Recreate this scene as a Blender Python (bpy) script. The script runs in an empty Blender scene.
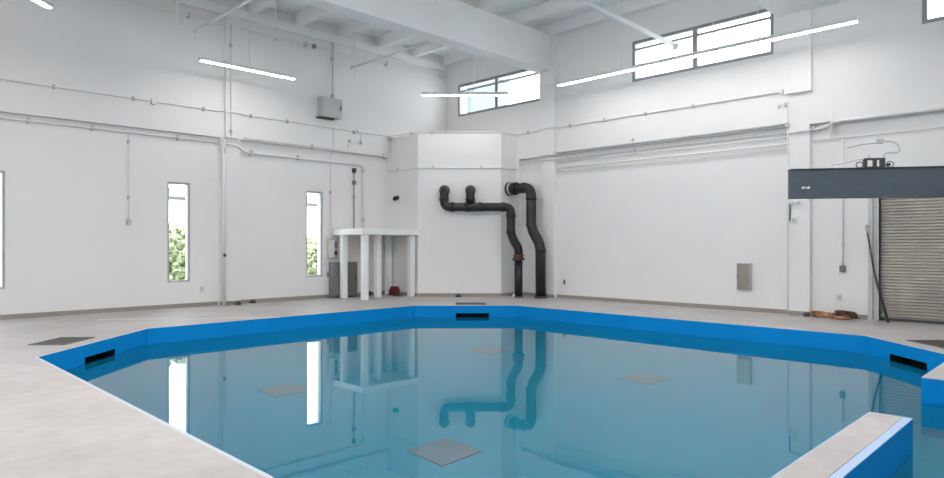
import bpy, bmesh, math, random
from mathutils import Vector, Matrix, noise
R = math.radians
random.seed(4)
S = bpy.context.scene
C = S.collection
# ------------------------------------------------------------------ materials
def mat(name, col, rough=.6, metal=0., var=0., scale=3., bump=0., bscale=40., spec=.5, coat=0., coat_r=.1, stretch=None, var2=0., scale2=.6):
    m = bpy.data.materials.new(name); m.use_nodes = True
    nt = m.node_tree; b = nt.nodes['Principled BSDF']
    b.inputs['Base Color'].default_value = (*col, 1)
    b.inputs['Roughness'].default_value = rough
    b.inputs['Metallic'].default_value = metal
    b.inputs['Specular IOR Level'].default_value = spec
    b.inputs['Coat Weight'].default_value = coat
    b.inputs['Coat Roughness'].default_value = coat_r
    tc = nt.nodes.new('ShaderNodeTexCoord'); src = tc.outputs['Object']
    if stretch:
        mp = nt.nodes.new('ShaderNodeMapping'); mp.inputs['Scale'].default_value = stretch
        nt.links.new(src, mp.inputs[0]); src = mp.outputs[0]
    def noisef(sc, det=6):
        n = nt.nodes.new('ShaderNodeTexNoise'); n.inputs['Scale'].default_value = sc; n.inputs['Detail'].default_value = det
        nt.links.new(src, n.inputs['Vector']); return n
    if var:
        n = noisef(scale); mr = nt.nodes.new('ShaderNodeMapRange')
        mr.inputs[1].default_value = .3; mr.inputs[2].default_value = .7
        mr.inputs[3].default_value = 1 - var; mr.inputs[4].default_value = 1 + var
        nt.links.new(n.outputs[0], mr.inputs[0]); fac = mr.outputs[0]
        if var2:
            n2 = noisef(scale2, 3); mr2 = nt.nodes.new('ShaderNodeMapRange')
            mr2.inputs[1].default_value = .3; mr2.inputs[2].default_value = .7
            mr2.inputs[3].default_value = 1 - var2; mr2.inputs[4].default_value = 1 + var2
            nt.links.new(n2.outputs[0], mr2.inputs[0])
            mu = nt.nodes.new('ShaderNodeMath'); mu.operation = 'MULTIPLY'
            nt.links.new(fac, mu.inputs[0]); nt.links.new(mr2.outputs[0], mu.inputs[1]); fac = mu.outputs[0]
        vm = nt.nodes.new('ShaderNodeVectorMath'); vm.operation = 'SCALE'
        vm.inputs[0].default_value = col; nt.links.new(fac, vm.inputs['Scale'])
        nt.links.new(vm.outputs[0], b.inputs['Base Color'])
    if bump:
        n = noisef(bscale); bp = nt.nodes.new('ShaderNodeBump'); bp.inputs['Strength'].default_value = bump
        bp.inputs['Distance'].default_value = .01
        nt.links.new(n.outputs[0], bp.inputs['Height']); nt.links.new(bp.outputs[0], b.inputs['Normal'])
    return m
M = {}
M['wall'] = mat('white_wall_paint', (.80, .788, .785), .45, var=.012, scale=1.2, bump=.05, bscale=25, spec=.35)
M['ceiling'] = mat('white_ceiling_paint', (.86, .865, .86), .8, var=.03, scale=1.0, spec=.2)
M['conc'] = mat('pale_concrete', (.46, .433, .422), .55, var=.07, scale=5, bump=.15, bscale=30, spec=.4, var2=.09, scale2=.9)
M['base'] = mat('taupe_base', (.30, .27, .24), .6, var=.05)
M['blue'] = mat('blue_pool_paint', (.0, .235, .60), .55, var=.03, scale=2, spec=.12)
M['uwfloor'] = mat('blue_pool_floor', (.0, .365, .55), .7, var=.03, scale=1)
M['edge'] = mat('pale_blue_edge', (.42, .55, .75), .5)
M['coping'] = mat('light_coping', (.52, .56, .60), .5)
M['hatch'] = mat('dark_hatch_steel', (.055, .05, .045), .6, metal=.0, var=.06, bump=.3, bscale=60)
M['pad'] = mat('grey_pad', (.17, .28, .36), .8, var=.05)
M['black'] = mat('black_slot', (.006, .008, .012), .8)
M['pvc'] = mat('dark_grey_pipe', (.010, .012, .015), .38, var=.1, scale=8, spec=.5)
M['pvc2'] = mat('black_pipe', (.014, .016, .018), .4, var=.1)
M['white_metal'] = mat('white_painted_metal', (.72, .72, .72), .4, spec=.4)
M['white_gloss'] = mat('white_gloss_post', (.86, .87, .87), .28, spec=.5)
M['conduit'] = mat('painted_conduit', (.78, .77, .77), .5)
M['conduit_w'] = mat('white_conduit', (.79, .775, .775), .5)
M['galv'] = mat('galvanised', (.52, .52, .52), .45, metal=.2, var=.06)
M['alu'] = mat('window_aluminium', (.30, .305, .32), .45, metal=.3)
M['alu_pale'] = mat('pale_window_aluminium', (.42, .43, .45), .5)
M['grey'] = mat('grey_enclosure', (.50, .51, .51), .5, var=.03)
M['dgrey'] = mat('dark_grey_cabinet', (.17, .18, .18), .5, var=.05)
M['cream'] = mat('cream_plastic', (.50, .49, .41), .5)
M['dark'] = mat('dark_fitting', (.05, .05, .05), .5)
M['red'] = mat('dark_red_paint', (.16, .012, .018), .5, var=.1, scale=12)
M['redbright'] = mat('red_flange', (.22, .03, .02), .5)
M['steelblue'] = mat('slate_painted_steel', (.075, .095, .115), .5, var=.1, scale=3, spec=.4, stretch=(1, 1, 3))
M['steeledge'] = mat('black_steel_flange', (.025, .03, .036), .5)
M['stainless'] = mat('stainless_panel', (.46, .41, .34), .3, metal=1., var=.05, scale=6)
M['shutter'] = mat('shutter_slats', (.47, .44, .39), .42, metal=.25, var=.10, scale=2.2, stretch=(1.6, 1, .5))
M['orange'] = mat('orange_hose', (.36, .17, .08), .6, var=.9, scale=9)
M['brown'] = mat('dark_brown_hose', (.09, .04, .025), .6, var=.95, scale=9)
M['rod'] = mat('hanger_rod', (.76, .77, .78), .5)
M['leaf'] = mat('leaf_green', (.46, .52, .34), .7, var=.3, scale=6)
M['leaf2'] = mat('leaf_olive', (.58, .60, .44), .7, var=.3, scale=6)
M['bark'] = mat('bark', (.12, .08, .05), .9)
M['grass'] = mat('grass', (.20, .22, .13), .9, var=.2, scale=3)
M['pave'] = mat('pale_paving', (.34, .35, .35), .9)
M['ext'] = mat('exterior_render', (.17, .205, .225), .9, var=.03)
M['floorline'] = mat('white_line', (.86, .85, .82), .6)
def emis(name, col, st):
    m = bpy.data.materials.new(name); m.use_nodes = True; nt = m.node_tree; nt.nodes.clear()
    e = nt.nodes.new('ShaderNodeEmission'); e.inputs[0].default_value = (*col, 1); e.inputs[1].default_value = st
    o = nt.nodes.new('ShaderNodeOutputMaterial'); nt.links.new(e.outputs[0], o.inputs[0]); return m
TUBE = 26.0
M['tube'] = emis('lit_diffuser', (1, .972, .955), TUBE)
M['fill_tube_rear'] = emis('fill_diffuser_rear', (1, .972, .955), 44.0)  # brighter diffuser for unseen lamps added behind and beside the camera
M['fill_tube_mid'] = emis('fill_diffuser_mid', (1, .972, .955), 190.0)  # strongest diffuser, for two lamps added above the frame to brighten the corner
def glass():
    m = bpy.data.materials.new('window_glass'); m.use_nodes = True; nt = m.node_tree; nt.nodes.clear()
    t = nt.nodes.new('ShaderNodeBsdfTransparent'); t.inputs[0].default_value = (.95, .97, .97, 1)
    g = nt.nodes.new('ShaderNodeBsdfGlossy'); g.inputs['Roughness'].default_value = .02
    f = nt.nodes.new('ShaderNodeFresnel'); f.inputs[0].default_value = 1.45
    gm = nt.nodes.new('ShaderNodeNewGeometry'); mr = nt.nodes.new('ShaderNodeMapRange')   # same reflectance on both faces of the pane
    mr.inputs[3].default_value = 1.45; mr.inputs[4].default_value = 1/1.45
    nt.links.new(gm.outputs['Backfacing'], mr.inputs[0]); nt.links.new(mr.outputs[0], f.inputs[0])
    x = nt.nodes.new('ShaderNodeMixShader'); o = nt.nodes.new('ShaderNodeOutputMaterial')
    nt.links.new(f.outputs[0], x.inputs[0]); nt.links.new(t.outputs[0], x.inputs[1]); nt.links.new(g.outputs[0], x.inputs[2])
    nt.links.new(x.outputs[0], o.inputs[0]); return m
M['glass'] = glass()
def water():
    m = bpy.data.materials.new('still_water'); m.use_nodes = True; nt = m.node_tree; nt.nodes.clear()
    g = nt.nodes.new('ShaderNodeBsdfGlass'); g.inputs['IOR'].default_value = 1.333; g.inputs['Roughness'].default_value = 0
    g.inputs['Color'].default_value = (.97, 1, 1, 1)
    n = nt.nodes.new('ShaderNodeTexNoise'); n.inputs['Scale'].default_value = 1.1; n.inputs['Detail'].default_value = 2
    tc = nt.nodes.new('ShaderNodeTexCoord'); nt.links.new(tc.outputs['Object'], n.inputs['Vector'])
    b = nt.nodes.new('ShaderNodeBump'); b.inputs['Strength'].default_value = .02; b.inputs['Distance'].default_value = .01
    nt.links.new(n.outputs[0], b.inputs['Height']); nt.links.new(b.outputs[0], g.inputs['Normal'])
    o = nt.nodes.new('ShaderNodeOutputMaterial'); nt.links.new(g.outputs[0], o.inputs[0]); return m
M['water'] = water()
# ------------------------------------------------------------------ mesh helpers
class MB:
    def __init__(s): s.bm = bmesh.new()
    def box(s, a, b, mi=0, bevel=0.):
        x0, y0, z0 = a; x1, y1, z1 = b
        r = bmesh.ops.create_cube(s.bm, size=1)
        bmesh.ops.transform(s.bm, matrix=Matrix.Translation(((x0+x1)/2, (y0+y1)/2, (z0+z1)/2)) @ Matrix.Diagonal((abs(x1-x0), abs(y1-y0), abs(z1-z0), 1)), verts=r['verts'])
        fs = set(f for v in r['verts'] for f in v.link_faces)
        for f in fs: f.material_index = mi
        if bevel:
            es = list(set(e for v in r['verts'] for e in v.link_edges))
            bmesh.ops.bevel(s.bm, geom=es, offset=bevel, segments=2, affect='EDGES', profile=.5)
        return s
    def obox(s, c, ax, ay, size, mi=0, bevel=0.):   # oriented box, ax = local x direction (xy)
        ax = Vector(ax).normalized(); az = Vector(ay).normalized(); ayv = az.cross(ax)
        m = Matrix((( ax.x, ayv.x, az.x, c[0]), (ax.y, ayv.y, az.y, c[1]), (ax.z, ayv.z, az.z, c[2]), (0, 0, 0, 1)))
        r = bmesh.ops.create_cube(s.bm, size=1)
        bmesh.ops.transform(s.bm, matrix=m @ Matrix.Diagonal((*size, 1)), verts=r['verts'])
        for f in set(f for v in r['verts'] for f in v.link_faces): f.material_index = mi
        if bevel:
            es = list(set(e for v in r['verts'] for e in v.link_edges))
            bmesh.ops.bevel(s.bm, geom=es, offset=bevel, segments=2, affect='EDGES', profile=.5)
        return s
    def tube(s, pts, r, bend=0., seg=12, mi=0, closed=False, caps=True):
        pts = [Vector(p) for p in pts]; path = []
        if bend and len(pts) > 2:
            path.append(pts[0])
            for i in range(1, len(pts)-1):
                a, b, c = pts[i-1], pts[i], pts[i+1]
                d1 = (a-b); d2 = (c-b); t = min(bend, d1.length*.49, d2.length*.49)
                p1 = b + d1.normalized()*t; p2 = b + d2.normalized()*t
                for k in range(7):
                    u = k/6; path.append(p1*(1-u)**2 + b*2*u*(1-u) + p2*u*u)
            path.append(pts[-1])
        else: path = pts
        q = [path[0]]
        for p in path[1:]:
            if (p-q[-1]).length > 1e-5: q.append(p)
        path = q; n = len(path)
        rs = r if isinstance(r, (list, tuple)) else [r]*n
        t0 = (path[1]-path[0]).normalized()
        up = Vector((0, 0, 1)) if abs(t0.z) < .9 else Vector((1, 0, 0))
        nrm = (up - t0*up.dot(t0)).normalized(); rings = []
        for i in range(n):
            if closed: t = (path[(i+1) % n]-path[i-1]).normalized()
            elif i == 0: t = t0
            elif i == n-1: t = (path[-1]-path[-2]).normalized()
            else: t = ((path[i+1]-path[i]).normalized() + (path[i]-path[i-1]).normalized()).normalized()
            nrm = (nrm - t*nrm.dot(t)).normalized(); bn = t.cross(nrm)
            rings.append([s.bm.verts.new(path[i] + (nrm*math.cos(2*math.pi*k/seg) + bn*math.sin(2*math.pi*k/seg))*rs[i]) for k in range(seg)])
        for i in range(n if closed else n-1):
            A, B = rings[i], rings[(i+1) % n]
            for k in range(seg):
                f = s.bm.faces.new((A[k], A[(k+1) % seg], B[(k+1) % seg], B[k])); f.smooth = True; f.material_index = mi
        if caps and not closed:
            f = s.bm.faces.new(rings[0][::-1]); f.material_index = mi
            f = s.bm.faces.new(rings[-1]); f.material_index = mi
        return s
    def prism(s, poly, z0, z1, mi=0):
        a = [s.bm.verts.new((x, y, z0)) for x, y in poly]; b = [s.bm.verts.new((x, y, z1)) for x, y in poly]
        n = len(poly)
        for i in range(n):
            s.bm.faces.new((a[i], a[(i+1) % n], b[(i+1) % n], b[i])).material_index = mi
        s.bm.faces.new(a[::-1]).material_index = mi; s.bm.faces.new(b).material_index = mi
        return s
    def build(s, name, mats, parent=None, loc=None, recalc=True):
        if recalc: bmesh.ops.recalc_face_normals(s.bm, faces=s.bm.faces)
        me = bpy.data.meshes.new(name); s.bm.to_mesh(me); s.bm.free()
        for m in (mats if isinstance(mats, (list, tuple)) else [mats]): me.materials.append(m if not isinstance(m, str) else M[m])
        o = bpy.data.objects.new(name, me); C.objects.link(o)
        if parent is not None:
            o.parent = parent; o.matrix_parent_inverse = parent.matrix_basis.inverted()
        return o
def tag(o, label=None, cat=None, group=None, kind=None):
    if label: o['label'] = label
    if cat: o['category'] = cat
    if group: o['group'] = group
    if kind: o['kind'] = kind
    return o
def thing(name, label, cat, loc=(0, 0, 0), rz=0, group=None, kind=None):
    o = bpy.data.objects.new(name, None); C.objects.link(o); o.location = loc; o.rotation_euler = (0, 0, rz)
    o.empty_display_size = .1
    if kind: o['kind'] = kind
    else: tag(o, label, cat, group)
    return o
def struct(o): o['kind'] = 'structure'; return o
# local-frame build: parts modelled around origin and parented without inverse
def lpart(mb, name, m, parent):
    o = mb.build(name, m); o.parent = parent; return o

def wall_panel(name_bm, axis, face, back, us, zs, holes):
    """solid wall between planes face/back on axis, with rectangular holes (u0,u1,z0,z1)"""
    bm = name_bm.bm
    U = sorted(set(us + [h[0] for h in holes] + [h[1] for h in holes])); Z = sorted(set(zs + [h[2] for h in holes] + [h[3] for h in holes]))
    def P(u, w, z): return (w, u, z) if axis == 'X' else (u, w, z)
    def hole(i, j):
        if i < 0 or j < 0 or i >= len(U)-1 or j >= len(Z)-1: return True
        uc = (U[i]+U[i+1])/2; zc = (Z[j]+Z[j+1])/2
        return any(h[0] < uc < h[1] and h[2] < zc < h[3] for h in holes)
    cache = {}
    def V(u, w, z):
        k = (u, w, z)
        if k not in cache: cache[k] = bm.verts.new(P(u, w, z))
        return cache[k]
    for i in range(len(U)-1):
        for j in range(len(Z)-1):
            if hole(i, j): continue
            u0, u1, z0, z1 = U[i], U[i+1], Z[j], Z[j+1]
            for w in (face, back): bm.faces.new((V(u0, w, z0), V(u1, w, z0), V(u1, w, z1), V(u0, w, z1)))
            if hole(i-1, j): bm.faces.new((V(u0, face, z0), V(u0, back, z0), V(u0, back, z1), V(u0, face, z1)))
            if hole(i+1, j): bm.faces.new((V(u1, face, z0), V(u1, back, z0), V(u1, back, z1), V(u1, face, z1)))
            if hole(i, j-1): bm.faces.new((V(u0, face, z0), V(u1, face, z0), V(u1, back, z0), V(u0, back, z0)))
            if hole(i, j+1): bm.faces.new((V(u0, face, z1), V(u1, face, z1), V(u1, back, z1), V(u0, back, z1)))
XMAX, YMIN, ZC = 22.0, -21.0, 8.25
# ------------------------------------------------------------------ walls
LW = [(-13.57, -13.01), (-9.64, -9.07), (-5.69, -5.12)]
mb = MB()
wall_panel(mb, 'X', 0, -.3, [YMIN, .35], [-.4, ZC+.1], [(a, b, .65, 3.2) for a, b in LW])
wall_panel(mb, 'X', .15, .0005, [YMIN, -.001], [4.45, ZC], [])
mb.box((.0005, -8.34, -.01), (.15, -7.79, 4.45)); mb.box((.0005, -2.57, -.01), (.15, -.001, 4.45))
mb.box((.15, -8.24, 4.45), (.27, -7.86, 7.7))
struct(mb.build('wall_left', 'wall'))
UW = [(.69, 4.46), (7.57, 11.31), (14.2, 17.9)]
DOOR = (13.42, 17.6)
mb = MB()
hl = [(a, b, 6.05, 7.16) for a, b in UW]
wall_panel(mb, 'Y', 0, .3, [0, XMAX], [-.4, ZC+.1], hl + [(DOOR[0], DOOR[1], 0, 3.0)])
wall_panel(mb, 'Y', -.15, -.0005, [0, XMAX], [4.32, ZC], hl)
for a, b in [(.001, 3.5), (4.43, 4.89), (11.65, 12.09), (18.6, 19.1)]: mb.box((a, -.15, -.01), (b, -.0005, 4.32))
mb.box((4.46, -.3, 4.32), (5.0, -.15, 8.2)); mb.box((11.6, -.25, 5.05), (12.15, -.15, 6.95))
struct(mb.build('wall_right', 'wall'))
# the two walls behind and beside the camera, with the same kind of openings
FW = [(a, a+3.75, 6.05, 7.16) for a in (.8, 7.6, 14.2)] + [(5.4, 5.95, .65, 3.2), (9.4, 9.95, .65, 3.2), (13.4, 13.95, .65, 3.2)]
SW = [(-19.5, -15.75, 6.05, 7.16), (-12.5, -8.75, 6.05, 7.16), (-6, -2.25, 6.05, 7.16)]
mb = MB(); wall_panel(mb, 'Y', YMIN, YMIN-.3, [0, XMAX], [-.4, ZC+.1], FW); struct(mb.build('wall_front', 'wall'))
mb = MB(); wall_panel(mb, 'X', XMAX, XMAX+.3, [YMIN-.3, .35], [-.4, ZC+.1], SW); struct(mb.build('wall_side', 'wall'))
# corner enclosure with a 45 degree front
mb = MB()
mb.prism([(.001, -2.69), (1.55, -2.69), (3.38, -.86), (3.38, -.001), (.001, -.001)], -.01, 5.08)
struct(mb.build('wall_corner', 'wall'))
# baseboards
mb = MB(); 
for a, b, x in [(YMIN, -8.35, 0), (-8.36, -7.77, .15), (-7.78, -2.69, 0)]: mb.box((x, a, 0), (x+.02, b, .1))
struct(mb.build('baseboard_left', 'base'))
mb = MB()
for a, b, y in [(3.39, 4.42, 0), (4.41, 4.91, -.15), (4.9, 11.64, 0), (11.63, 12.11, -.15), (12.1, 13.2, 0), (17.8, XMAX, 0)]: mb.box((a, y, 0), (b, y-.02, .1))
struct(mb.build('baseboard_right', 'base'))
mb = MB()
mb.prism([(.0, -2.71), (1.56, -2.71), (3.40, -.87), (3.40, .0), (3.38, .0), (3.38, -.86), (1.55, -2.69), (.0, -2.69)], 0, .1)
struct(mb.build('baseboard_corner', 'base'))
# ceiling deck, joists, girders, ledgers
mb = MB(); mb.box((-.3, YMIN, ZC), (XMAX, .35, ZC+.2)); struct(mb.build('ceiling', 'ceiling'))
y = -.16; k = 0
js = []
while y > YMIN+.5:
    m2 = MB()
    w = .16
    prof = [(y-w-.05, ZC), (y-w, 7.93), (y, 7.93), (y+.05, ZC)] if k else [(y-w-.05, ZC), (y-w, 7.93), (y, 7.93), (y, ZC)]
    a = [m2.bm.verts.new((.15, p[0], p[1])) for p in prof]; b = [m2.bm.verts.new((XMAX, p[0], p[1])) for p in prof]
    for i in range(4): m2.bm.faces.new((a[i], a[(i+1) % 4], b[(i+1) % 4], b[i]))
    m2.bm.faces.new(a); m2.bm.faces.new(b[::-1])
    struct(m2.build('ceiling_joist', 'ceiling')); y -= 1.45; k += 1
for a, b in [(4.36, 4.86), (11.42, 12.7), (18.6, 19.2)]:
    mb = MB(); mb.box((a, YMIN, 6.87), (b, -.15, 7.935)); struct(mb.build('roof_girder', 'ceiling'))
mb = MB(); mb.box((.15, YMIN, 7.70), (.27, -.35, 7.925)); struct(mb.build('roof_ledger', 'ceiling'))
# ------------------------------------------------------------------ pool
OUT = [(3.85, -4.75), (3.85, -11.40), (6.09, -13.64), (20.5, -13.64), (20.5, -4.6), (15.6, -4.6), (13.85, -2.85), (5.75, -2.85)]
def offset(poly, d):
    n = len(poly); out = []
    for i in range(n):
        p0, p1, p2 = Vector(poly[i-1]), Vector(poly[i]), Vector(poly[(i+1) % n])
        e1 = (p1-p0).normalized(); e2 = (p2-p1).normalized()
        n1 = Vector((e1.y, -e1.x)); n2 = Vector((e2.y, -e2.x))
        b = (n1+n2).normalized(); out.append(tuple(p1 + b*d/max(.3, b.dot(n1))))
    return out
OO = offset(OUT, .04)
if abs(OO[0][0]) > 3.85: OO = offset(OUT, -.04)
def fill_floor(outer, inner, z, name, m):
    bm = bmesh.new()
    es = []
    for loop in (outer, inner):
        vs = [bm.verts.new((x, y, z)) for x, y in loop]
        for i in range(len(vs)): es.append(bm.edges.new((vs[i], vs[(i+1) % len(vs)])))
    bmesh.ops.triangle_fill(bm, use_beauty=True, use_dissolve=False, edges=es)
    for f in bm.faces:
        f.normal_update()
        if f.normal.z < 0: f.normal_flip()
    w = MB(); w.bm.free(); w.bm = bm
    return w.build(name, m, recalc=False)
struct(fill_floor([(0, YMIN), (XMAX, YMIN), (XMAX, 0), (0, 0)], OO, 0, 'floor', 'conc'))
cop = struct(fill_floor(OO, OUT, 0, 'pool_coping', 'coping'))
WZ, PD = -.30, -1.8
bm = bmesh.new()
mb = MB(); mb.bm.free(); mb.bm = bm
SK = {0: None}
def wallseg(p, q, z0, z1):
    if z0 < -1 and z1 > -.44:      # lower part carries the same paint as the pool floor
        wallseg(p, q, z0, -.45); z0 = -.45
    a = [bm.verts.new((*p, z0)), bm.verts.new((*q, z0)), bm.verts.new((*q, z1)), bm.verts.new((*p, z1))]
    bm.faces.new(a).material_index = 1 if z1 < -.44 else 0
SKC = {1: (4.985, -12.535), 5: (14.64, -3.64), 7: (4.92, -3.68)}   # edge index -> slot centre
HALF, ZT, ZB = .44, -.20, -.38
skim = []
for i in range(len(OUT)):
    p, q = Vector(OUT[i]), Vector(OUT[(i+1) % len(OUT)])
    if i in SKC:
        e = (q-p).normalized(); c = Vector(SKC[i]); s = (c-p).dot(e); a = p+e*(s-HALF); b = p+e*(s+HALF)
        wallseg(p, a, PD, 0); wallseg(b, q, PD, 0); wallseg(a, b, -.45, ZB); wallseg(a, b, PD, -.45); wallseg(a, b, ZT, 0)
        ctr = Vector((9.6, -8.25)); nn = Vector((e.y, -e.x))
        if nn.dot(ctr-c) > 0: nn = -nn
        skim.append((a, b, nn))
    else: wallseg(p, q, PD, 0)
struct(mb.build('pool_wall', ['blue', 'uwfloor'], recalc=False))
mb = MB(); vs = [mb.bm.verts.new((x, y, PD)) for x, y in OUT]; f = mb.bm.faces.new(vs); f.normal_update()
if f.normal.z < 0: f.normal_flip()
struct(mb.build('pool_floor', 'uwfloor', recalc=False))
mb = MB(); vs = [mb.bm.verts.new((x, y, WZ)) for x, y in OUT]; f = mb.bm.faces.new(vs); f.normal_update()
if f.normal.z < 0: f.normal_flip()
tag(mb.build('pool_water', 'water', recalc=False), 'still clear blue-green water filling the many-sided pool', 'water', kind='stuff')
slabels = ['black skimmer slot in the blue pool wall at the far left corner', 'black skimmer slot in the blue pool wall at the right, near the shutter door', 'black skimmer slot in the blue pool wall below the big dark pipes']
for (a, b, nn), lb in zip(skim, slabels):
    mb = MB(); d = nn*.35; a2, b2 = a+d, b+d
    def v(p, z): return mb.bm.verts.new((p.x, p.y, z))
    A0, A1, B0, B1 = v(a, ZB), v(a, ZT), v(b, ZB), v(b, ZT); C0, C1, D0, D1 = v(a2, ZB), v(a2, ZT), v(b2, ZB), v(b2, ZT)
    for q in [(A1, B1, D1, C1), (A0, B0, D0, C0), (A0, A1, C1, C0), (B0, B1, D1, D0), (C0, C1, D1, D0)]: mb.bm.faces.new(q)
    tag(mb.build('pool_skimmer', 'black'), lb, 'skimmer')
# divider walls of the pool
def divider(y0, y1, endlow, endhigh):
    x0, x1 = 15.33, 15.68
    mb = MB(); mb.box((x0, y0, -.45), (x1, y1, -.004), 0); mb.box((x0, y0, PD), (x1, y1, -.45), 3)
    mb.box((x0, y0, -.004), (x1, y1, .002), 1)
    mb.box((x0+.012, y0+(.07 if endlow else 0), .001), (x1-.07, y1-(.03 if endhigh else 0), .006), 2)
    return struct(mb.build('pool_divider', ['blue', 'edge', 'conc', 'uwfloor']))
divider(-13.64, -8.74, False, True)
divider(-6.46, -4.32, False, False)
for (x, y), lb in zip([(11.5, -10.75), (7.85, -10.75), (11.4, -6.15), (7.8, -6.1)],
        ['grey square plate on the pool floor, nearest the camera', 'grey square plate on the pool floor at the left, beneath the reflected narrow window',
         'grey square plate on the pool floor, rightmost of the four', 'grey square plate on the pool floor, farthest back, below the far pool wall']):
    mb = MB(); mb.box((x-.31, y-.31, PD), (x+.31, y+.31, PD+.03), bevel=.006)
    tag(mb.build('floor_plate', 'pad'), lb, 'plate')
# floor hatches
for (x, y, a), lb in zip([(4.59, -12.99, -45), (4.54, -3.35, 45), (15.0, -3.1, -45)],
        ['dark steel hatch in the concrete deck at the left pool corner', 'dark steel hatch in the deck in front of the corner pipes', 'dark steel hatch in the deck in front of the roller shutter']):
    h = thing('floor_hatch', lb, 'hatch', (x, y, 0), R(a))
    lpart(MB().box((-.40, -.27, 0), (.40, .27, .012), bevel=.003), 'hatch_cover', 'hatch', h)
    fr = MB()
    for p, q in [((-.42, -.29), (.42, -.27)), ((-.42, .27), (.42, .29)), ((-.42, -.27), (-.40, .27)), ((.40, -.27), (.42, .27))]: fr.box((*p, 0), (*q, .014))
    lpart(fr, 'hatch_frame', 'dgrey', h)
mb = MB(); d = Vector((3.89-1.48, -8.66+11.62, 0)); mb.obox((2.68, -10.14, .002), d, (0, 0, 1), (3.8, .05, .004)); struct(mb.build('floor_joint', 'floorline'))
# ------------------------------------------------------------------ windows
def window(n, axis, u0, u1, z0, z1, w, fr=.05, mull=None, transom=None, outward=1, gl=.06):
    """w = plane of frame front, outward = direction to outside"""
    root = thing('window_%d' % n, '', '', kind='structure')
    def B(m, ua, ub, za, zb, d0=0, d1=.09):
        a, b = w+outward*d0, w+outward*d1
        if axis == 'X': m.box((min(a, b), ua, za), (max(a, b), ub, zb))
        else: m.box((ua, min(a, b), za), (ub, max(a, b), zb))
    m = MB(); B(m, u0, u0+fr, z0, z1); B(m, u1-fr, u1, z0, z1); B(m, u0+fr, u1-fr, z1-fr, z1); B(m, u0+fr, u1-fr, z0, z0+fr)
    m.build('window_frame', 'alu' if z0 > 5 else 'alu_pale', root)
    if mull: mm = MB(); B(mm, mull-.06, mull+.06, z0+fr, z1-fr, .005, .085); mm.build('mullion', 'alu', root)
    if transom: mm = MB(); th = .028; B(mm, u0+fr, u1-fr, transom-th, transom+th, .01, .08); mm.build('transom', 'alu', root)
    m = MB(); B(m, u0+fr, u1-fr, z0+fr, z1-fr, gl-.008, gl); m.build('window_glass', 'glass', root)
for i, (a, b) in enumerate(LW): window(i+1, 'X', a, b, .65, 3.2, -.03, outward=-1)
window(4, 'Y', UW[0][0], UW[0][1], 6.05, 7.16, -.135, .085, 2.5, 6.93)
window(5, 'Y', UW[1][0], UW[1][1], 6.05, 7.16, -.135, .085, 9.37, 6.93)
window(6, 'Y', UW[2][0], UW[2][1], 6.05, 7.16, -.135, .085, 16.05, 6.93)
for i, h in enumerate(FW): window(7+i, 'Y', *h, YMIN-.05, .055, (h[0]+h[1])/2 if h[3] > 5 else None, outward=-1)
for i, h in enumerate(SW): window(13+i, 'X', *h, XMAX+.05, .055, (h[0]+h[1])/2)
# ------------------------------------------------------------------ roller shutter door
d1 = thing('door_1', '', '', kind='structure')
m = MB(); zz = .0
y0 = .12; n = 46; sl = 3.0/n
prof = []
for i in range(n):
    for t, o in [(0, 0), (.18, .0), (.35, -.022), (.6, -.03), (.85, -.022)]: prof.append((zz + sl*(i+t), y0+o))
prof.append((3.0, y0))
A = [m.bm.verts.new((DOOR[0], p[1], p[0])) for p in prof]; B_ = [m.bm.verts.new((DOOR[1], p[1], p[0])) for p in prof]
for i in range(len(prof)-1): m.bm.faces.new((A[i], B_[i], B_[i+1], A[i+1]))
m.build('shutter_curtain', 'shutter', d1)
m = MB(); m.box((DOOR[0], .06, 0), (DOOR[1], .14, .06)); m.build('bottom_bar', 'dark', d1)
for a, b in [(DOOR[0]-.2, DOOR[0]), (DOOR[1], DOOR[1]+.15)]:
    m = MB(); m.box((a, -.03, 0), (b, .0, 3.0)); m.box((a+.05, -.07, 0), (a+.09, -.03, 3.0)); m.box((b-.03, -.06, 0), (b, .12, 3.0)); m.build('guide_rail', 'galv', d1)
m = MB(); m.box((DOOR[0]-.2, -.04, 3.0), (DOOR[1]+.15, .1, 3.1)); m.build('door_header', 'white_metal', d1)
# ------------------------------------------------------------------ lights
def light(label, p, q, hang=(.12, .88)):
    tm = 'fill_tube_rear' if (p[1] <= -15 or p[0] > 16) else 'fill_tube_mid' if 'middle of the pool' in label else 'tube'  # lamps out of view are added fill with stronger diffusers
    p = Vector((p[0], p[1], 6.0)); q = Vector((q[0], q[1], 6.0)); L = (q-p).length; c = (p+q)/2
    r = thing('linear_light', label, 'light', c, math.atan2(q.y-p.y, q.x-p.x), 'linear tube lights hung over the pool deck')
    m = MB(); m.box((-L/2, -.055, .012), (L/2, .055, .07), bevel=.006); m.box((-L/2, -.055, -.018), (L/2, -.048, .012)); m.box((-L/2, .048, -.018), (L/2, .055, .012))
    lpart(m, 'housing', 'white_metal', r)
    m = MB(); m.box((-L/2+.02, -.046, -.034), (L/2-.02, .046, .008), bevel=.004); lpart(m, 'diffuser', tm, r)
    for s in (-1, 1): m = MB(); m.box((s*L/2-.012, -.042, -.035), (s*L/2+.012, .042, .05), bevel=.006); lpart(m, 'end_cap', 'white_metal', r)
    for h in hang:
        m = MB(); m.tube([(L*(h-.5), 0, .08), (L*(h-.5), 0, ZC-6.0)], .008, seg=6); lpart(m, 'hanger_rod', 'rod', r)
    return r
light('linear tube light hung over the left deck, in front of the left pilaster', (1.58, -9.48), (1.58, -6.98), (.5,))
light('linear tube light cut off by the top left edge of the picture', (3.01, -12.83), (4.7, -14.52))
light('linear tube light hung diagonally before the corner, crossing the small high window', (2.57, -3.40), (4.35, -1.62), (.6,))
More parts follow.
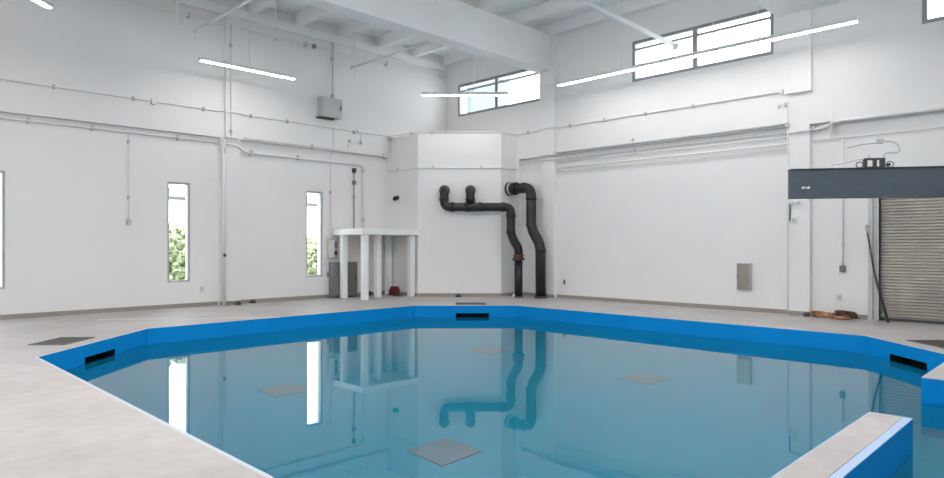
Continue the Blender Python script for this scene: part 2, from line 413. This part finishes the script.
light('linear tube light in the right row, the one nearest the corner', (6.08, -1.5), (8.5, -1.5), (.83,))
light('linear tube light in the right row, crossing the large high window', (8.53, -1.5), (10.95, -1.5), (.8,))
light('linear tube light in the right row, the end one beside the right pilaster', (10.98, -1.5), (13.4, -1.5), (.2,))
light('added unseen tube light over the near deck, the left one behind the camera', (6.5, -15.0), (9.0, -15.0))  # near deck row: unseen lamps added to light the hall
light('added unseen tube light over the near deck, the middle one behind the camera', (9.5, -15.0), (12.0, -15.0))
light('added unseen tube light over the near deck, the right one behind the camera', (12.5, -15.0), (15.0, -15.0))
light('added fill tube light over the right deck, the far one out of view', (17.6, -3.4), (17.6, -5.9))  # right deck row: unseen lamps added to raise the hall's light level
light('added fill tube light over the right deck, the middle one out of view', (17.6, -6.6), (17.6, -9.1))
light('added fill tube light over the right deck, the near one out of view', (17.6, -9.8), (17.6, -12.3))
light('added unseen tube light behind the camera, over the near left corner of the hall', (3.5, -17.6), (5.9, -17.6))  # four more unseen lamps added to brighten the left wall and corner
light('added unseen tube light behind the camera, by the near wall at its left part', (7.0, -18.6), (9.4, -18.6))
light('added unseen tube light behind the camera, by the near wall at its middle', (11.0, -18.6), (13.4, -18.6))
light('added unseen tube light behind the camera, by the near wall at its right part', (15.0, -18.6), (17.4, -18.6))
light('added unseen tube light high over the middle of the pool, left of the two', (8.6, -11.5), (10.3, -9.8))  # unseen pair added above the frame to even out the wall light
light('added unseen tube light high over the middle of the pool, right of the two', (11.4, -8.8), (13.1, -7.1))
# thin linking conduit between the diagonal light and the right row
m = MB(); m.tube([(4.35, -1.62, 6.06), (4.7, -1.5, 6.06), (6.08, -1.5, 6.06)], .014, bend=.2, seg=6)
tag(m.build('light_conduit', 'conduit'), 'thin grey conduit linking the diagonal light to the right light row', 'conduit')
# sloping pipes below the ceiling
def cpipe(label, p, q, r=.035, endball=False, rods=()):
    t = thing('ceiling_pipe', label, 'pipe', p)
    m = MB(); m.tube([p, q], r, seg=10); m.build('pipe', 'rod', t)
    if endball:
        m = MB(); m.obox(Vector(p)-Vector((0, 0, .02)), (Vector(q)-Vector(p)), (0, 0, 1), (.12, .16, .14), bevel=.01); m.build('end_cap', 'rod', t)
    for (x, y, z) in rods:
        m = MB(); m.tube([(x, y, z), (x, y, ZC)], .014, seg=6); m.build('hanger_rod', 'rod', t)
cpipe('white pipe under the ceiling, above the left tube light', (.45, -9.14, 7.0), (4.24, -9.14, 7.0), rods=[(3.0, -9.14, 7.0)])
cpipe('white pipe under the ceiling, right of the grey wall box', (.42, -4.4, 7.0), (4.24, -4.4, 7.0), rods=[(.48, -4.4, 7.0)])
cpipe('thick white pipe ending in front of the large high window', (9.0, -.42, 6.68), (8.2, -6.0, 7.3), .055, True, rods=[(8.6, -3.2, 7.0)])
for (x, y, z, lb) in [(1.6, -9.99, 6.7, 'thin white rod hanging from the ceiling at the far left'), (1.6, -7.52, 6.88, 'thin white rod hanging above the left tube light'), (.9, -4.6, 6.6, 'thin white rod hanging from the ceiling beside the grey wall box')]:
    m = MB(); m.tube([(x, y, z), (x, y, ZC)], .02, seg=6); m.tube([(x, y, z), (x, y, z+.05)], .03, seg=8); tag(m.build('ceiling_rod', 'rod'), lb, 'rod')
# ------------------------------------------------------------------ conduits on walls
def conduit(label, pts, r=.02, mt='conduit', bend=.08, clips=(), clipw=.03, boxes=(), seg=8, name='wall_conduit'):
    t = thing(name, label, 'conduit', pts[0])
    m = MB(); m.tube(pts, r, bend=bend, seg=seg); m.build('tube', mt, t)
    for (x, y, z, ax) in clips:   # ax = wall-normal axis
        m = MB(); s = [clipw, clipw, clipw*1.5]
        if ax == 'X': m.box((0.0 if x < .15 else .15, y-.02, z-r-.03), (x+r+.008, y+.02, z+r+.03))
        elif ax == 'Y': m.box((x-.02, y-r-.008, z-r-.03), (x+.02, 0.0 if y > -.15 else -.15, z+r+.03))
        else: m.box((x-.03, y-.03, z-r-.03), (x+.03, y+.03, z+r+.03))
        m.build('pipe_clip', 'galv', t)
    for (x, y, z, s, mm) in boxes:
        m = MB(); m.box((x-s/2, y-s/2, z-s*.7), (x+s/2, y+s/2, z+s*.7), bevel=.006); m.build('junction_box', mm, t)
    return t
conduit('long thin conduit along the upper left wall and round the corner enclosure',
        [(.19, -20, 5.13), (.19, -8.4, 5.13), (.30, -8.26, 5.13), (.30, -7.84, 5.13), (.19, -7.7, 5.13), (.19, -2.77, 5.13), (.25, -2.73, 5.11), (1.57, -2.73, 5.11), (3.42, -.88, 5.11), (3.42, -.2, 5.11), (4.36, -.19, 5.13), (4.45, -.34, 5.13), (5.01, -.34, 5.13), (5.1, -.19, 5.13), (11.5, -.19, 5.13)], .017, bend=.05,
        clips=[(.19, y, 5.13, 'X') for y in (-12.15, -10.5, -8.8, -7.5, -6.4, -4.0)] + [(x, -.19, 5.13, 'Y') for x in (3.9, 5.5, 6.7, 8.0, 9.35)],
        boxes=[(.2, -10.05, 5.12, .09, 'conduit'), (11.5, -.19, 5.13, .07, 'conduit'), (.2, -2.75, 5.05, .1, 'grey'), (1.9, -2.42, 5.09, .05, 'grey'), (1.3, -2.73, 5.09, .05, 'grey')])
conduit('conduit just under the ledge of the left wall, left of the pilaster', [(.05, -20, 4.33), (.05, -8.45, 4.33), (.05, -8.38, 4.28)], .03, clips=[(.05, y, 4.33, 'X') for y in (-12.6, -11.35, -9.4)])
conduit('thin conduit dropping to an outlet left of the tall left window', [(.04, -10.56, 4.3), (.04, -10.56, 2.2)], .016, 'conduit_w', clips=[(.04, -10.56, 4.1, 'X'), (.04, -10.56, 2.75, 'X')], boxes=[(.05, -10.56, 2.16, .09, 'grey')])
conduit('white vertical pipe running down the left pilaster to the floor', [(.22, -8.28, 0.0), (.22, -8.28, 4.4)], .045, 'white_metal', seg=12, clips=[(.22, -8.28, 4.1, 'X')], boxes=[(.27, -8.28, 1.33, .06, 'dark')])
conduit('thin conduit on the upper left pilaster', [(.295, -8.12, 4.5), (.295, -8.12, 7.45)], .02, 'conduit_w', boxes=[(.295, -8.12, 4.62, .06, 'grey'), (.295, -8.12, 6.9, .06, 'grey')])
conduit('white pipe under the ledge between pilaster and corner, turning down beside the platform',
        [(.19, -8.3, 4.3), (.19, -7.9, 4.28), (.06, -7.6, 4.14), (.06, -3.69, 4.12), (.06, -3.69, 2.12)], .035, 'conduit_w', bend=.12, clips=[(.06, -6.0, 4.14, 'X'), (.06, -3.69, 3.95, 'X'), (.06, -3.69, 2.4, 'X')], boxes=[(.08, -7.45, 4.14, .1, 'grey')])
conduit('thin conduit beside the ledge ending at the corner enclosure', [(.19, -7.7, 4.5), (.19, -5.0, 4.5), (.19, -4.5, 4.47), (.19, -2.75, 4.47), (.19, -2.75, 5.08)], .022, 'conduit', clips=[(.19, -5.6, 4.5, 'X'), (.19, -3.0, 4.47, 'X')])
conduit('small looped conduit with two fittings right of the grey wall box', [(.19, -4.1, 5.1), (.19, -3.87, 5.1), (.19, -3.87, 4.78), (.19, -4.3, 4.78), (.19, -4.35, 4.55)], .014, 'conduit', boxes=[(.2, -3.87, 4.8, .07, 'grey'), (.2, -4.12, 5.1, .07, 'grey'), (.2, -4.3, 4.8, .06, 'grey')])
conduit('dark conduit with three fittings above the white platform', [(.05, -4.03, 3.97), (.05, -4.03, 2.09)], .016, 'dgrey', clips=[], boxes=[(.06, -4.03, 3.93, .10, 'dark'), (.06, -4.03, 3.55, .09, 'dgrey'), (.06, -4.03, 3.1, .07, 'grey')])
conduit('thin conduit dropping to the cream control box beside the narrow window', [(.19, -4.87, 5.1), (.19, -4.87, 4.5), (.04, -4.87, 4.35), (.04, -4.87, 1.78)], .012, 'conduit', clips=[(.04, -4.87, 3.2, 'X')])
conduit('conduit running from the grey wall box up to the ceiling', [(.26, -4.94, 5.98), (.26, -4.94, 7.7)], .022, 'grey', clips=[(.26, -4.94, 7.2, 'X')], boxes=[(.26, -4.94, 6.07, .09, 'grey')])
conduit('white pipe along the top of the left wall just under the joists', [(.24, -20, 7.45), (.24, -.4, 7.45)], .03, 'conduit_w', clips=[(.24, y, 7.45, 'X') for y in (-9.2, -5.85, -2.9)], boxes=[(.3, -5.6, 7.42, .08, 'dgrey')])
# corner enclosure conduit
conduit('thin conduit round the corner enclosure above the pipes', [(.05, -2.72, 4.0), (1.56, -2.72, 4.0), (3.41, -.87, 4.0), (3.41, -.1, 4.0)], .016, 'conduit', bend=.05, boxes=[(1.9, -2.37, 4.03, .05, 'grey'), (2.95, -1.32, 4.03, .05, 'grey'), (.6, -2.73, 4.03, .05, 'grey')])
# right wall
conduit('top pipe of the bundle under the right wall ledge', [(4.9, -.17, 4.37), (11.6, -.17, 4.37)], .028, 'galv', clips=[], boxes=[(11.62, -.17, 4.35, .08, 'grey'), (7.6, -.17, 4.47, .05, 'grey')])
conduit('second pipe of the bundle under the right wall ledge', [(3.6, -.19, 4.2), (4.9, -.19, 4.2), (5.1, -.05, 4.2), (11.5, -.05, 4.2), (11.66, -.19, 4.17), (12.15, -.19, 4.17)], .022, 'conduit', clips=[(7.6, -.05, 4.2, 'Y')])
conduit('third pipe of the bundle under the right wall ledge', [(4.92, -.05, 4.1), (11.63, -.05, 4.1)], .018, 'conduit')
conduit('fourth pipe of the bundle on the right wall, well below the ledge', [(4.92, -.05, 3.93), (11.63, -.05, 3.93)], .018, 'conduit_w')
conduit('lowest pipe of the bundle on the right wall', [(4.92, -.05, 3.82), (11.63, -.05, 3.82)], .016, 'conduit_w')
conduit('thin vertical conduit on the left edge of the right pilaster', [(11.63, -.17, .02), (11.63, -.17, 4.9)], .014, 'conduit', boxes=[(11.6, -.17, 4.82, .07, 'grey'), (11.44, -.17, 4.8, .05, 'grey')])
conduit('dark short conduit on the right pilaster below the crane beam', [(11.68, -.18, 2.15), (11.68, -.18, 2.55)], .02, 'dgrey')
conduit('thick conduit under the ledge above the crane beam', [(12.1, -.06, 4.2), (12.35, -.06, 4.2), (12.6, -.19, 4.3), (21.0, -.19, 4.3)], .035, 'conduit', bend=.15, boxes=[(12.15, -.06, 4.22, .08, 'grey')])
conduit('thin conduit low on the wall above the crane beam', [(12.12, -.03, 3.95), (21.0, -.03, 3.95)], .012, 'conduit_w')
conduit('vertical support conduit above the left end of the crane beam', [(12.56, -.21, 3.95), (12.56, -.21, 4.5)], .022, 'conduit', boxes=[(12.56, -.21, 4.22, .07, 'grey')])
conduit('thin vertical conduit with a dark switch between pilaster and shutter', [(12.73, -.03, 1.12), (12.73, -.03, 3.93)], .018, 'conduit', clips=[(12.73, -.03, 1.6, 'Y')], boxes=[(12.73, -.05, 1.08, .10, 'dgrey')])
# ------------------------------------------------------------------ wall devices
def wbox(name, label, cat, a, b, mt, extras=(), bevel=.01):
    t = thing(name, label, cat, ((a[0]+b[0])/2, (a[1]+b[1])/2, a[2]))
    m = MB(); m.box(a, b, bevel=bevel); m.build('housing', mt, t)
    for nm, p, q, mm in extras: m = MB(); m.box(p, q, bevel=.003); m.build(nm, mm, t)
    return t
wbox('electrical_box', 'grey electrical box high on the left wall below the ceiling', 'box', (.15, -5.42, 5.40), (.42, -4.70, 5.98), 'grey',
     [('cover', (.42, -5.38, 5.45), (.435, -4.74, 5.94), 'grey'), ('handle', (.435, -4.80, 5.63), (.46, -4.77, 5.78), 'dark'), ('mounting_plate', (.15, -5.46, 5.36), (.3, -4.9, 5.40), 'dark')])
wbox('control_box', 'cream control box on the left wall beside the narrow window', 'box', (.0, -4.98, 1.2), (.12, -4.68, 1.78), 'cream',
     [('cover', (.12, -4.96, 1.22), (.14, -4.80, 1.76), 'white_metal'), ('display', (.12, -4.79, 1.5), (.135, -4.70, 1.7), 'dgrey'), ('switch', (.12, -4.79, 1.3), (.14, -4.70, 1.42), 'dark')])
wbox('wall_outlet', 'small outlet on the left wall right of the tall left window', 'outlet', (0, -8.82, .38), (.04, -8.72, .52), 'white_metal', [('face', (.04, -8.79, .41), (.045, -8.75, .49), 'grey')], .004)
wbox('wall_outlet', 'small outlet on the left wall beside the dark grey cabinet', 'outlet', (0, -5.0, .62), (.04, -4.92, .8), 'grey', [('face', (.04, -4.98, .66), (.045, -4.94, .76), 'dgrey')], .004)
wbox('wall_outlet', 'small dark outlet low on the right wall beside the far pilaster', 'outlet', (5.15, -.04, .4), (5.25, 0, .58), 'white_metal', [('face', (5.17, -.046, .43), (5.23, -.04, .56), 'dark')], .004)
wbox('wall_outlet', 'small outlet low on the wall between pilaster and orange hose', 'outlet', (12.6, -.04, .4), (12.7, 0, .52), 'white_metal', [('face', (12.62, -.045, .43), (12.68, -.04, .49), 'grey')], .004)
wbox('emergency_light', 'small twin device on the right pilaster just under the crane beam', 'light', (11.7, -.2, 2.52), (11.92, -.15, 2.60), 'white_metal', [('lamp', (11.72, -.21, 2.53), (11.78, -.2, 2.59), 'grey'), ('lamp', (11.84, -.21, 2.53), (11.90, -.2, 2.59), 'grey')], .004)
wbox('wall_switch', 'small square switch on the right pilaster', 'switch', (11.71, -.2, 2.1), (11.84, -.15, 2.24), 'white_metal', [('face', (11.74, -.21, 2.13), (11.81, -.2, 2.21), 'grey')], .004)
wbox('steel_cabinet', 'stainless steel wall cabinet reflecting the pool, low on the right wall', 'cabinet', (10.43, -.12, .52), (10.76, -.002, 1.16), 'galv',
     [('door', (10.445, -.13, .535), (10.745, -.12, 1.145), 'stainless'), ('latch', (10.45, -.14, .82), (10.465, -.13, .86), 'dark')], .004)
# black stub on the corner enclosure
t = thing('wall_nozzle', 'small black round nozzle on the corner enclosure above the platform', 'nozzle', (.63, -2.69, 3.1))
m = MB(); m.tube([(.58, -2.69, 3.12), (.58, -2.71, 3.12)], .10, seg=16); m.build('flange', 'white_metal', t)
m = MB(); m.tube([(.58, -2.69, 3.12), (.62, -2.86, 3.10), (.66, -2.9, 3.06)], .065, bend=.05, seg=14); m.build('spout', 'black', t)
# ------------------------------------------------------------------ white platform
t = thing('white_platform', 'white platform on five square posts standing beside the corner enclosure', 'platform', (.85, -3.75, 0))
m = MB(); m.box((.06, -4.8, 1.90), (1.6, -2.70, 2.08), bevel=.012); m.build('platform_top', 'white_gloss', t)
for (x, y) in [(.42, -4.66), (1.43, -4.62), (1.0, -3.83), (.28, -2.86), (1.42, -2.86)]:
    m = MB(); m.box((x-.085, y-.085, 0), (x+.085, y+.085, 1.90), bevel=.01); p = m.build('post', 'white_gloss', t)
t = thing('dark_cabinet', 'dark grey cabinet standing behind the left posts of the white platform', 'cabinet', (.15, -4.48, 0))
m = MB(); m.box((.02, -4.93, .04), (.28, -4.06, 1.08), bevel=.01); m.build('housing', 'dgrey', t)
for a in (-4.91, -4.48):
    m = MB(); m.box((.28, a, .08), (.295, a+.41, 1.05), bevel=.004); dd = m.build('door', 'dgrey', t)
    m2 = MB(); m2.box((.295, a+.33, .5), (.315, a+.35, .64)); m2.build('handle', 'dark', dd)
m = MB(); m.box((.03, -4.92, 0), (.27, -4.07, .04)); m.build('plinth', 'dark', t)
t = thing('red_pump', 'dark red pump unit on the floor under the white platform', 'pump', (.75, -2.95, 0))
m = MB(); m.box((.50, -3.02, .03), (.80, -2.78, .2), bevel=.03); m.build('motor', 'red', t)
m = MB(); m.tube([(.52, -2.9, .2), (.78, -2.9, .2)], .09, seg=14); m.build('casing', 'red', t)
m = MB(); m.box((.47, -3.04, 0), (.83, -2.76, .035)); m.build('base_plate', 'dark', t)
for (x, y, lb) in [(1.15, -3.1, 'small dark fitting on the floor under the platform beside the red pump'), (.15, -3.5, 'small dark fitting at the wall foot under the platform')]:
    m = MB(); m.box((x-.07, y-.07, 0), (x+.07, y+.07, .08), bevel=.02); m.tube([(x, y, .05), (x, y, .14)], .03); tag(m.build('floor_fitting', 'dark'), lb, 'fitting')
for (x, y, lb) in [(.3, -7.93, 'small dark fitting on the floor beside the white wall pipe'), (.12, -7.42, 'small dark fitting at the wall foot right of the left pilaster'), (2.6, -1.95, 'small dark fitting on the floor below the corner pipes')]:
    m = MB(); m.box((x-.09, y-.06, 0), (x+.09, y+.06, .06), bevel=.015); m.tube([(x-.05, y, .04), (x+.05, y, .07)], .04); tag(m.build('floor_fitting', 'dark'), lb, 'fitting')
# ------------------------------------------------------------------ big dark pipes
n2 = Vector((1, -1, 0)).normalized()
def sleeve(m, p, q, r): m.tube([p, q], r, seg=20)
t = thing('branched_pipe', 'dark grey pipe with two wall stubs and a red flange, running down to the floor', 'pipe', (3.99, -.74, 0))
rr = .132
P1, P2, P3, P4, P5 = Vector((2.38, -2.35, 2.76)), Vector((2.95, -1.78, 2.76)), Vector((3.83, -.91, 2.76)), Vector((3.83, -.91, 1.88)), Vector((3.99, -.74, 1.50))
m = MB(); m.tube([P1-n2*.34+Vector((0, 0, .53)), P1+Vector((0, 0, .53)), P1, P3, P4, P5, P5*1.0-Vector((0, 0, .22))], rr, bend=.2, seg=20)
m.build('main_pipe', 'pvc', t)
m = MB(); m.tube([P2-n2*.34+Vector((0, 0, .53)), P2+Vector((0, 0, .53)), P2], rr, bend=.2, seg=20); m.build('branch_stub', 'pvc', t)
ux = Vector((1, 1, 0)).normalized()
def col(p, d, L, r=.15, mt='pvc'):
    m = MB(); m.tube([Vector(p)-Vector(d)*L/2, Vector(p)+Vector(d)*L/2], r, seg=20); m.build('coupling', mt, t)
Z = Vector((0, 0, 1))
for a in (P1, P2):
    col(a+Z*.24, Z, .10); col(a-n2*.3+Z*.53, n2, .08, .165)
col(P1+ux*.26, ux, .12); col(P2+ux*.0, ux, .36, .148); col(P2+ux*.3, ux, .1); col(P3-ux*.25, ux, .12); col(P3-Z*.26, Z, .12); col(P4+Z*.12, Z, .1, .146)
m = MB(); m.tube([(3.99, -.74, 0), (3.99, -.74, 1.14)], .125, seg=20); m.build('lower_pipe', 'pvc2', t)
m = MB(); m.tube([(3.99, -.74, 1.27), (3.99, -.74, 1.31)], .17, seg=24); m.build('flange', 'redbright', t)
m = MB(); m.tube([(3.99, -.74, 1.2), (3.99, -.74, 1.27)], .15, seg=20); m.build('valve_body', 'dark', t)
m = MB(); m.tube([(3.99, -.74, 1.13), (3.99, -.74, 1.2)], .19, seg=24); m.build('flange', 'dark', t)
m = MB(); m.tube([(4.1, -.85, 1.24), (4.2, -.95, 1.24)], .025); m.box((4.17, -1.02, 1.2), (4.23, -.9, 1.28)); m.build('valve_handle', 'redbright', t)
m = MB(); m.tube([(3.99, -.74, 0), (3.99, -.74, .05)], .15, seg=20); m.build('floor_collar', 'dark', t)
m = MB(); m.tube([(3.98, -.95, .0), (3.98, -.95, .12)], [.05, .03], seg=12); tag(m.build('drain_cap', 'white_metal'), 'small white cap on the floor at the foot of the branched pipe', 'cap')
t = thing('bent_pipe', 'thick black pipe bending down from the wall, rightmost of the two', 'pipe', (4.66, -.5, 0))
rr = .155
Q = [Vector((3.39, -.5, 3.36)), Vector((4.29, -.5, 3.36)), Vector((4.29, -.5, 2.08)), Vector((4.66, -.5, 1.62)), Vector((4.66, -.5, 0))]
m = MB(); m.tube(Q, rr, bend=.28, seg=22); m.build('main_pipe', 'pvc', t)
def col2(p, d, L, r=.168, mt='pvc', nm='coupling'):
    m = MB(); m.tube([Vector(p)-Vector(d)*L/2, Vector(p)+Vector(d)*L/2], r, seg=22); m.build(nm, mt, t)
X = Vector((1, 0, 0))
col2((3.42, -.5, 3.36), X, .06, .22, 'dark', 'flange'); col2((3.49, -.5, 3.36), X, .06, .20, 'white_metal', 'gasket'); col2((3.62, -.5, 3.36), X, .18, .2); col2((4.0, -.5, 3.36), X, .1); col2((4.29, -.5, 3.02), Z, .1)
col2((4.29, -.5, 2.2), Z, .08, .164); col2((4.66, -.5, 1.45), Z, .1, .164); col2((4.66, -.5, .03), Z, .06, .2, 'dark', 'floor_collar')
# ------------------------------------------------------------------ jib crane
BA = Vector((12.89, -3.75)); BD = Vector((14.91-12.89, -2.36+3.75)).normalized()
BL = 6.08
t = thing('jib_crane', 'dark slate steel crane beam reaching in front of the roller shutter', 'crane beam', (BA.x, BA.y, 2.41))
bx = (BD.x, BD.y, 0); bc = BA + BD*BL/2; zb, zt = 2.415, 2.935
nb = Vector((-BD.y, BD.x))
m = MB(); m.obox((bc.x, bc.y, (zb+zt)/2), bx, (0, 0, 1), (BL, .02, zt-zb-.03))
m.build('web', 'steelblue', t)
m = MB(); m.obox((bc.x, bc.y, zt-.015), bx, (0, 0, 1), (BL, .2, .028), bevel=.004); m.build('top_flange', 'steeledge', t)
m = MB(); m.obox((bc.x, bc.y, zb+.012), bx, (0, 0, 1), (BL, .2, .022), bevel=.004); m.build('bottom_flange', 'steelblue', t)
# side channels (box the web towards the flange edges) so the beam face is near the flange edge
m = MB(); m.obox((bc.x, bc.y, (zb+zt)/2), bx, (0, 0, 1), (BL-.004, .17, zt-zb-.05)); m.build('side_plate', 'steelblue', t)
e = BA + BD*.13 - nb*.09
for s in (-.045, .045):
    c = e + BD*s + BD*.11
    m = MB(); m.tube([(c.x, c.y, 2.60), (c.x-nb.x*.03, c.y-nb.y*.03, 2.60)], .022, seg=10); m.build('bolt', 'white_metal', t)
m = MB(); c = e + BD*.11; m.obox((c.x, c.y, 2.60), bx, (0, 0, 1), (.1, .012, .03)); m.build('name_plate', 'galv', t)
m = MB(); c = BA + BD*(BL); m.obox((17.9, -.23, 2.68), (1, 0, 0), (0, 0, 1), (.5, .14, .9)); m.build('wall_bracket', 'steeledge', t)
# equipment on top of the beam
def ob(d, off, z): c = BA + BD*d + nb*off; return (c.x, c.y, z)
s0 = (863-789)/155*2.45; pm = 2.45/155
def BU(u): return (u-789)*pm
def BZ(v): return 2.935 + (167.6-v)*.0176
t = thing('hoist_trolley', 'small black hoist trolley with cables sitting on top of the crane beam', 'trolley', ob(BU(875), 0, 2.935))
m = MB(); u0, u1 = BU(865), BU(886); 
for a, b, z0_, z1_ in [(u0, u1, 3.07, 3.10), (u0, u1, 2.935, 2.955), (u0, u0+.05, 2.935, 3.10), (u0+.155, u0+.2, 2.935, 3.10), (u1-.07, u1, 2.935, 3.10)]:
    p = ob((a+b)/2, 0, (z0_+z1_)/2); m.obox(p, bx, (0, 0, 1), (b-a, .07, z1_-z0_))
m.build('frame', 'dark', t)
for u in (BU(861), BU(891.5)):
    m = MB(); cpt = [ob(u+.055*math.cos(a*math.pi/8), 0, 2.99+.05*math.sin(a*math.pi/8)) for a in range(16)]
    m.tube(cpt, .008, closed=True, seg=6); m.build('cable_loop', 'dark', t)
m = MB(); m.tube([ob(BU(890), -.02, 2.985), ob(BU(890), .05, 2.985)], .03, seg=12); m.build('wheel', 'dark', t)
m = MB(); m.tube([ob(BU(870.5), 0, 3.1), ob(BU(870.5), 0, 3.16)], [.02, .008], seg=8); m.build('pin', 'galv', t)
m = MB(); m.tube([ob(BU(832), 0, 3.0), ob(BU(848), 0, 3.04), ob(BU(860), 0, 3.09), ob(BU(866), 0, 3.09)], .014, bend=.05, seg=8); m.obox(ob(BU(831.5), 0, 2.99), bx, (0, 0, 1), (.04, .04, .09)); m.build('tie_rod', 'conduit', t)
t2 = thing('power_cable', 'grey cable with a square connector curling above the crane beam', 'cable', ob(BU(885), 0, 3.1))
cps = [(884.5, 157.5), (886, 154), (891, 152.6), (896, 153.4), (901, 152.5), (902, 149), (900, 145), (896, 142.6), (890, 141.3), (884, 141.5)]
m = MB(); m.tube([ob(BU(u), .0+.004*i, BZ(v)) for i, (u, v) in enumerate(cps)], .012, bend=.04, seg=8); m.build('cable', 'grey', t2)
m = MB(); m.obox(ob(BU(882), .02, BZ(141.6)), bx, (0, 0, 1), (.09, .07, .08), bevel=.008); m.build('connector', 'grey', t2)
m = MB(); m.tube([ob(BU(879), .02, BZ(143)), ob(BU(864), .04, BZ(144)), ob(BU(850), .08, BZ(147))], .010, bend=.2, seg=6); m.build('lead', 'grey', t2)
# ------------------------------------------------------------------ leaning bar and hose
t = thing('leaning_pole', 'long dark pole leaning against the shutter frame', 'pole', (13.62, -.28, 0))
m = MB(); m.tube([(13.65, -.32, .01), (13.38, -.18, .95), (13.22, -.1, 1.85)], [.03, .022, .016], seg=8); m.build('shaft', 'dark', t)
m = MB(); m.tube([(13.22, -.1, 1.85), (13.19, -.1, 1.97), (13.21, -.1, 2.04), (13.25, -.1, 1.98)], .018, bend=.03, seg=8); m.build('hook', 'galv', t)
def coil(name, label, cat, c, rx, ry, h, r, mt, turns, seed):
    rnd = random.Random(seed); pts = []
    N = turns*16
    for i in range(N):
        a = i/16*2*math.pi; k = i/N
        pts.append((c[0]+(rx*(1-.25*rnd.random()))*math.cos(a)+.04*math.sin(a*.37+seed), c[1]+ry*(1-.2*rnd.random())*math.sin(a), r+h*k*.9+.02*abs(math.sin(a*1.3+seed))))
    m = MB(); m.tube(pts, r, seg=8); return tag(m.build(name, mt), label, cat)
coil('hose', 'orange hose coiled on the floor below the right wall', 'hose', (12.38, -.30), .20, .12, .10, .022, 'orange', 5, 1)
coil('hose', 'dark brown hose heaped beside the orange hose near the shutter', 'hose', (12.84, -.24), .19, .10, .15, .024, 'brown', 6, 5)
coil('rope', 'thin tan rope lying in front of the dark brown hose', 'rope', (12.78, -.43), .17, .06, .05, .014, 'orange', 4, 9)
m = MB(); m.tube([(12.02, -.28, .05), (12.12, -.3, .05)], .045, seg=12); tag(m.build('hose_nozzle', 'dark'), 'black hose end lying left of the orange hose', 'nozzle')
# ------------------------------------------------------------------ outside
mb = MB(); mb.box((-80, -60, -.6), (-.32, 30, -.4)); tag(mb.build('lawn', 'grass'), 'grass outside the left windows', 'grass', kind='stuff')
def bush(label, x, y, r, h, n, seed, mt, mt2):
    rnd = random.Random(seed); t = thing('bush', label, 'bush', (x, y, -.4))
    m = MB()
    for k in range(5):
        a = rnd.random()*6.28; m.tube([(x, y, -.39), (x+.3*r*math.cos(a), y+.3*r*math.sin(a), h*.4), (x+.6*r*math.cos(a), y+.6*r*math.sin(a), h*.8-.2)], [.04, .03, .012], seg=6)
    m.build('stem', 'bark', t)
    for mm, cnt in ((mt, n), (mt2, n)):
        m = MB()
        for i in range(cnt):
            th = rnd.random()*6.28; u = rnd.random()**.5; zz = rnd.random()
            rr_ = r*u*math.sqrt(max(.05, 1-(zz*2-1)**2*.8))
            c = Vector((x+rr_*math.cos(th), y+rr_*math.sin(th), 0.0+zz*(h-.2)))
            d = Vector((rnd.uniform(-1, 1), rnd.uniform(-1, 1), rnd.uniform(-.2, 1))).normalized(); sdv = d.cross(Vector((rnd.uniform(-1, 1), rnd.uniform(-1, 1), 1))).normalized()
            L = .26; w = .09
            vs = [m.bm.verts.new(c), m.bm.verts.new(c+d*L*.5+sdv*w), m.bm.verts.new(c+d*L), m.bm.verts.new(c+d*L*.5-sdv*w)]
            m.bm.faces.new(vs)
        o = m.build('foliage', mm, t); o['kind'] = 'stuff'
bush('leafy green bush outside the tall left window', -9.0, -6.0, 1.5, 2.45, 1500, 1, 'leaf', 'leaf2')
bush('smaller leafy bush outside the window behind the cream control box', -9.0, .1, 1.2, 2.0, 1000, 2, 'leaf', 'leaf2')
t = thing('distant_canopy', 'pale distant canopy on white posts, seen near the top of the left windows', 'canopy', (-33, 11, -.4))
m = MB(); m.box((-36, -6, 5.15), (-32, 28, 5.8)); m.build('canopy_roof', 'pave', t)
for y in (-5.5, 5.5, 16.5, 27.5): m = MB(); m.box((-32.5, y-.15, -.4), (-32.2, y+.15, 5.15)); m.build('post', 'white_metal', t)
mb = MB(); mb.box((-14, 5.5, -.4), (-4.3, 8, 9.6)); mb.box((-14.1, 5.4, 9.6), (-4.2, 8.1, 9.75)); tag(mb.build('neighbouring_building', 'ext'), 'pale blue-grey building outside the small high window', 'building')
# ------------------------------------------------------------------ world
w = bpy.data.worlds.new('World'); S.world = w; w.use_nodes = True
bg = w.node_tree.nodes['Background']; bg.inputs[0].default_value = (.94, .965, 1, 1); bg.inputs[1].default_value = 4.5
# ------------------------------------------------------------------ camera
cam = bpy.data.cameras.new('camera'); co = bpy.data.objects.new('camera', cam); C.objects.link(co)
co.location = (17.033, -15.855, 1.6); co.rotation_euler = (R(90), 0, R(134.878-90))
cam.sensor_width = 36; cam.lens = 650.94/944*36; cam.shift_y = (245.0-239)/944
cam.clip_end = 300
S.camera = co
S.view_settings.view_transform = 'Standard'; S.view_settings.look = 'None'; S.view_settings.gamma = 1; S.view_settings.exposure = .54
S.view_settings.use_curve_mapping = False
S.cycles.use_denoising = True; S.cycles.sample_clamp_indirect = 6
S.cycles.max_bounces = 10; S.cycles.diffuse_bounces = 6; S.cycles.glossy_bounces = 4; S.cycles.transmission_bounces = 6
S.cycles.caustics_reflective = True; S.cycles.caustics_refractive = True
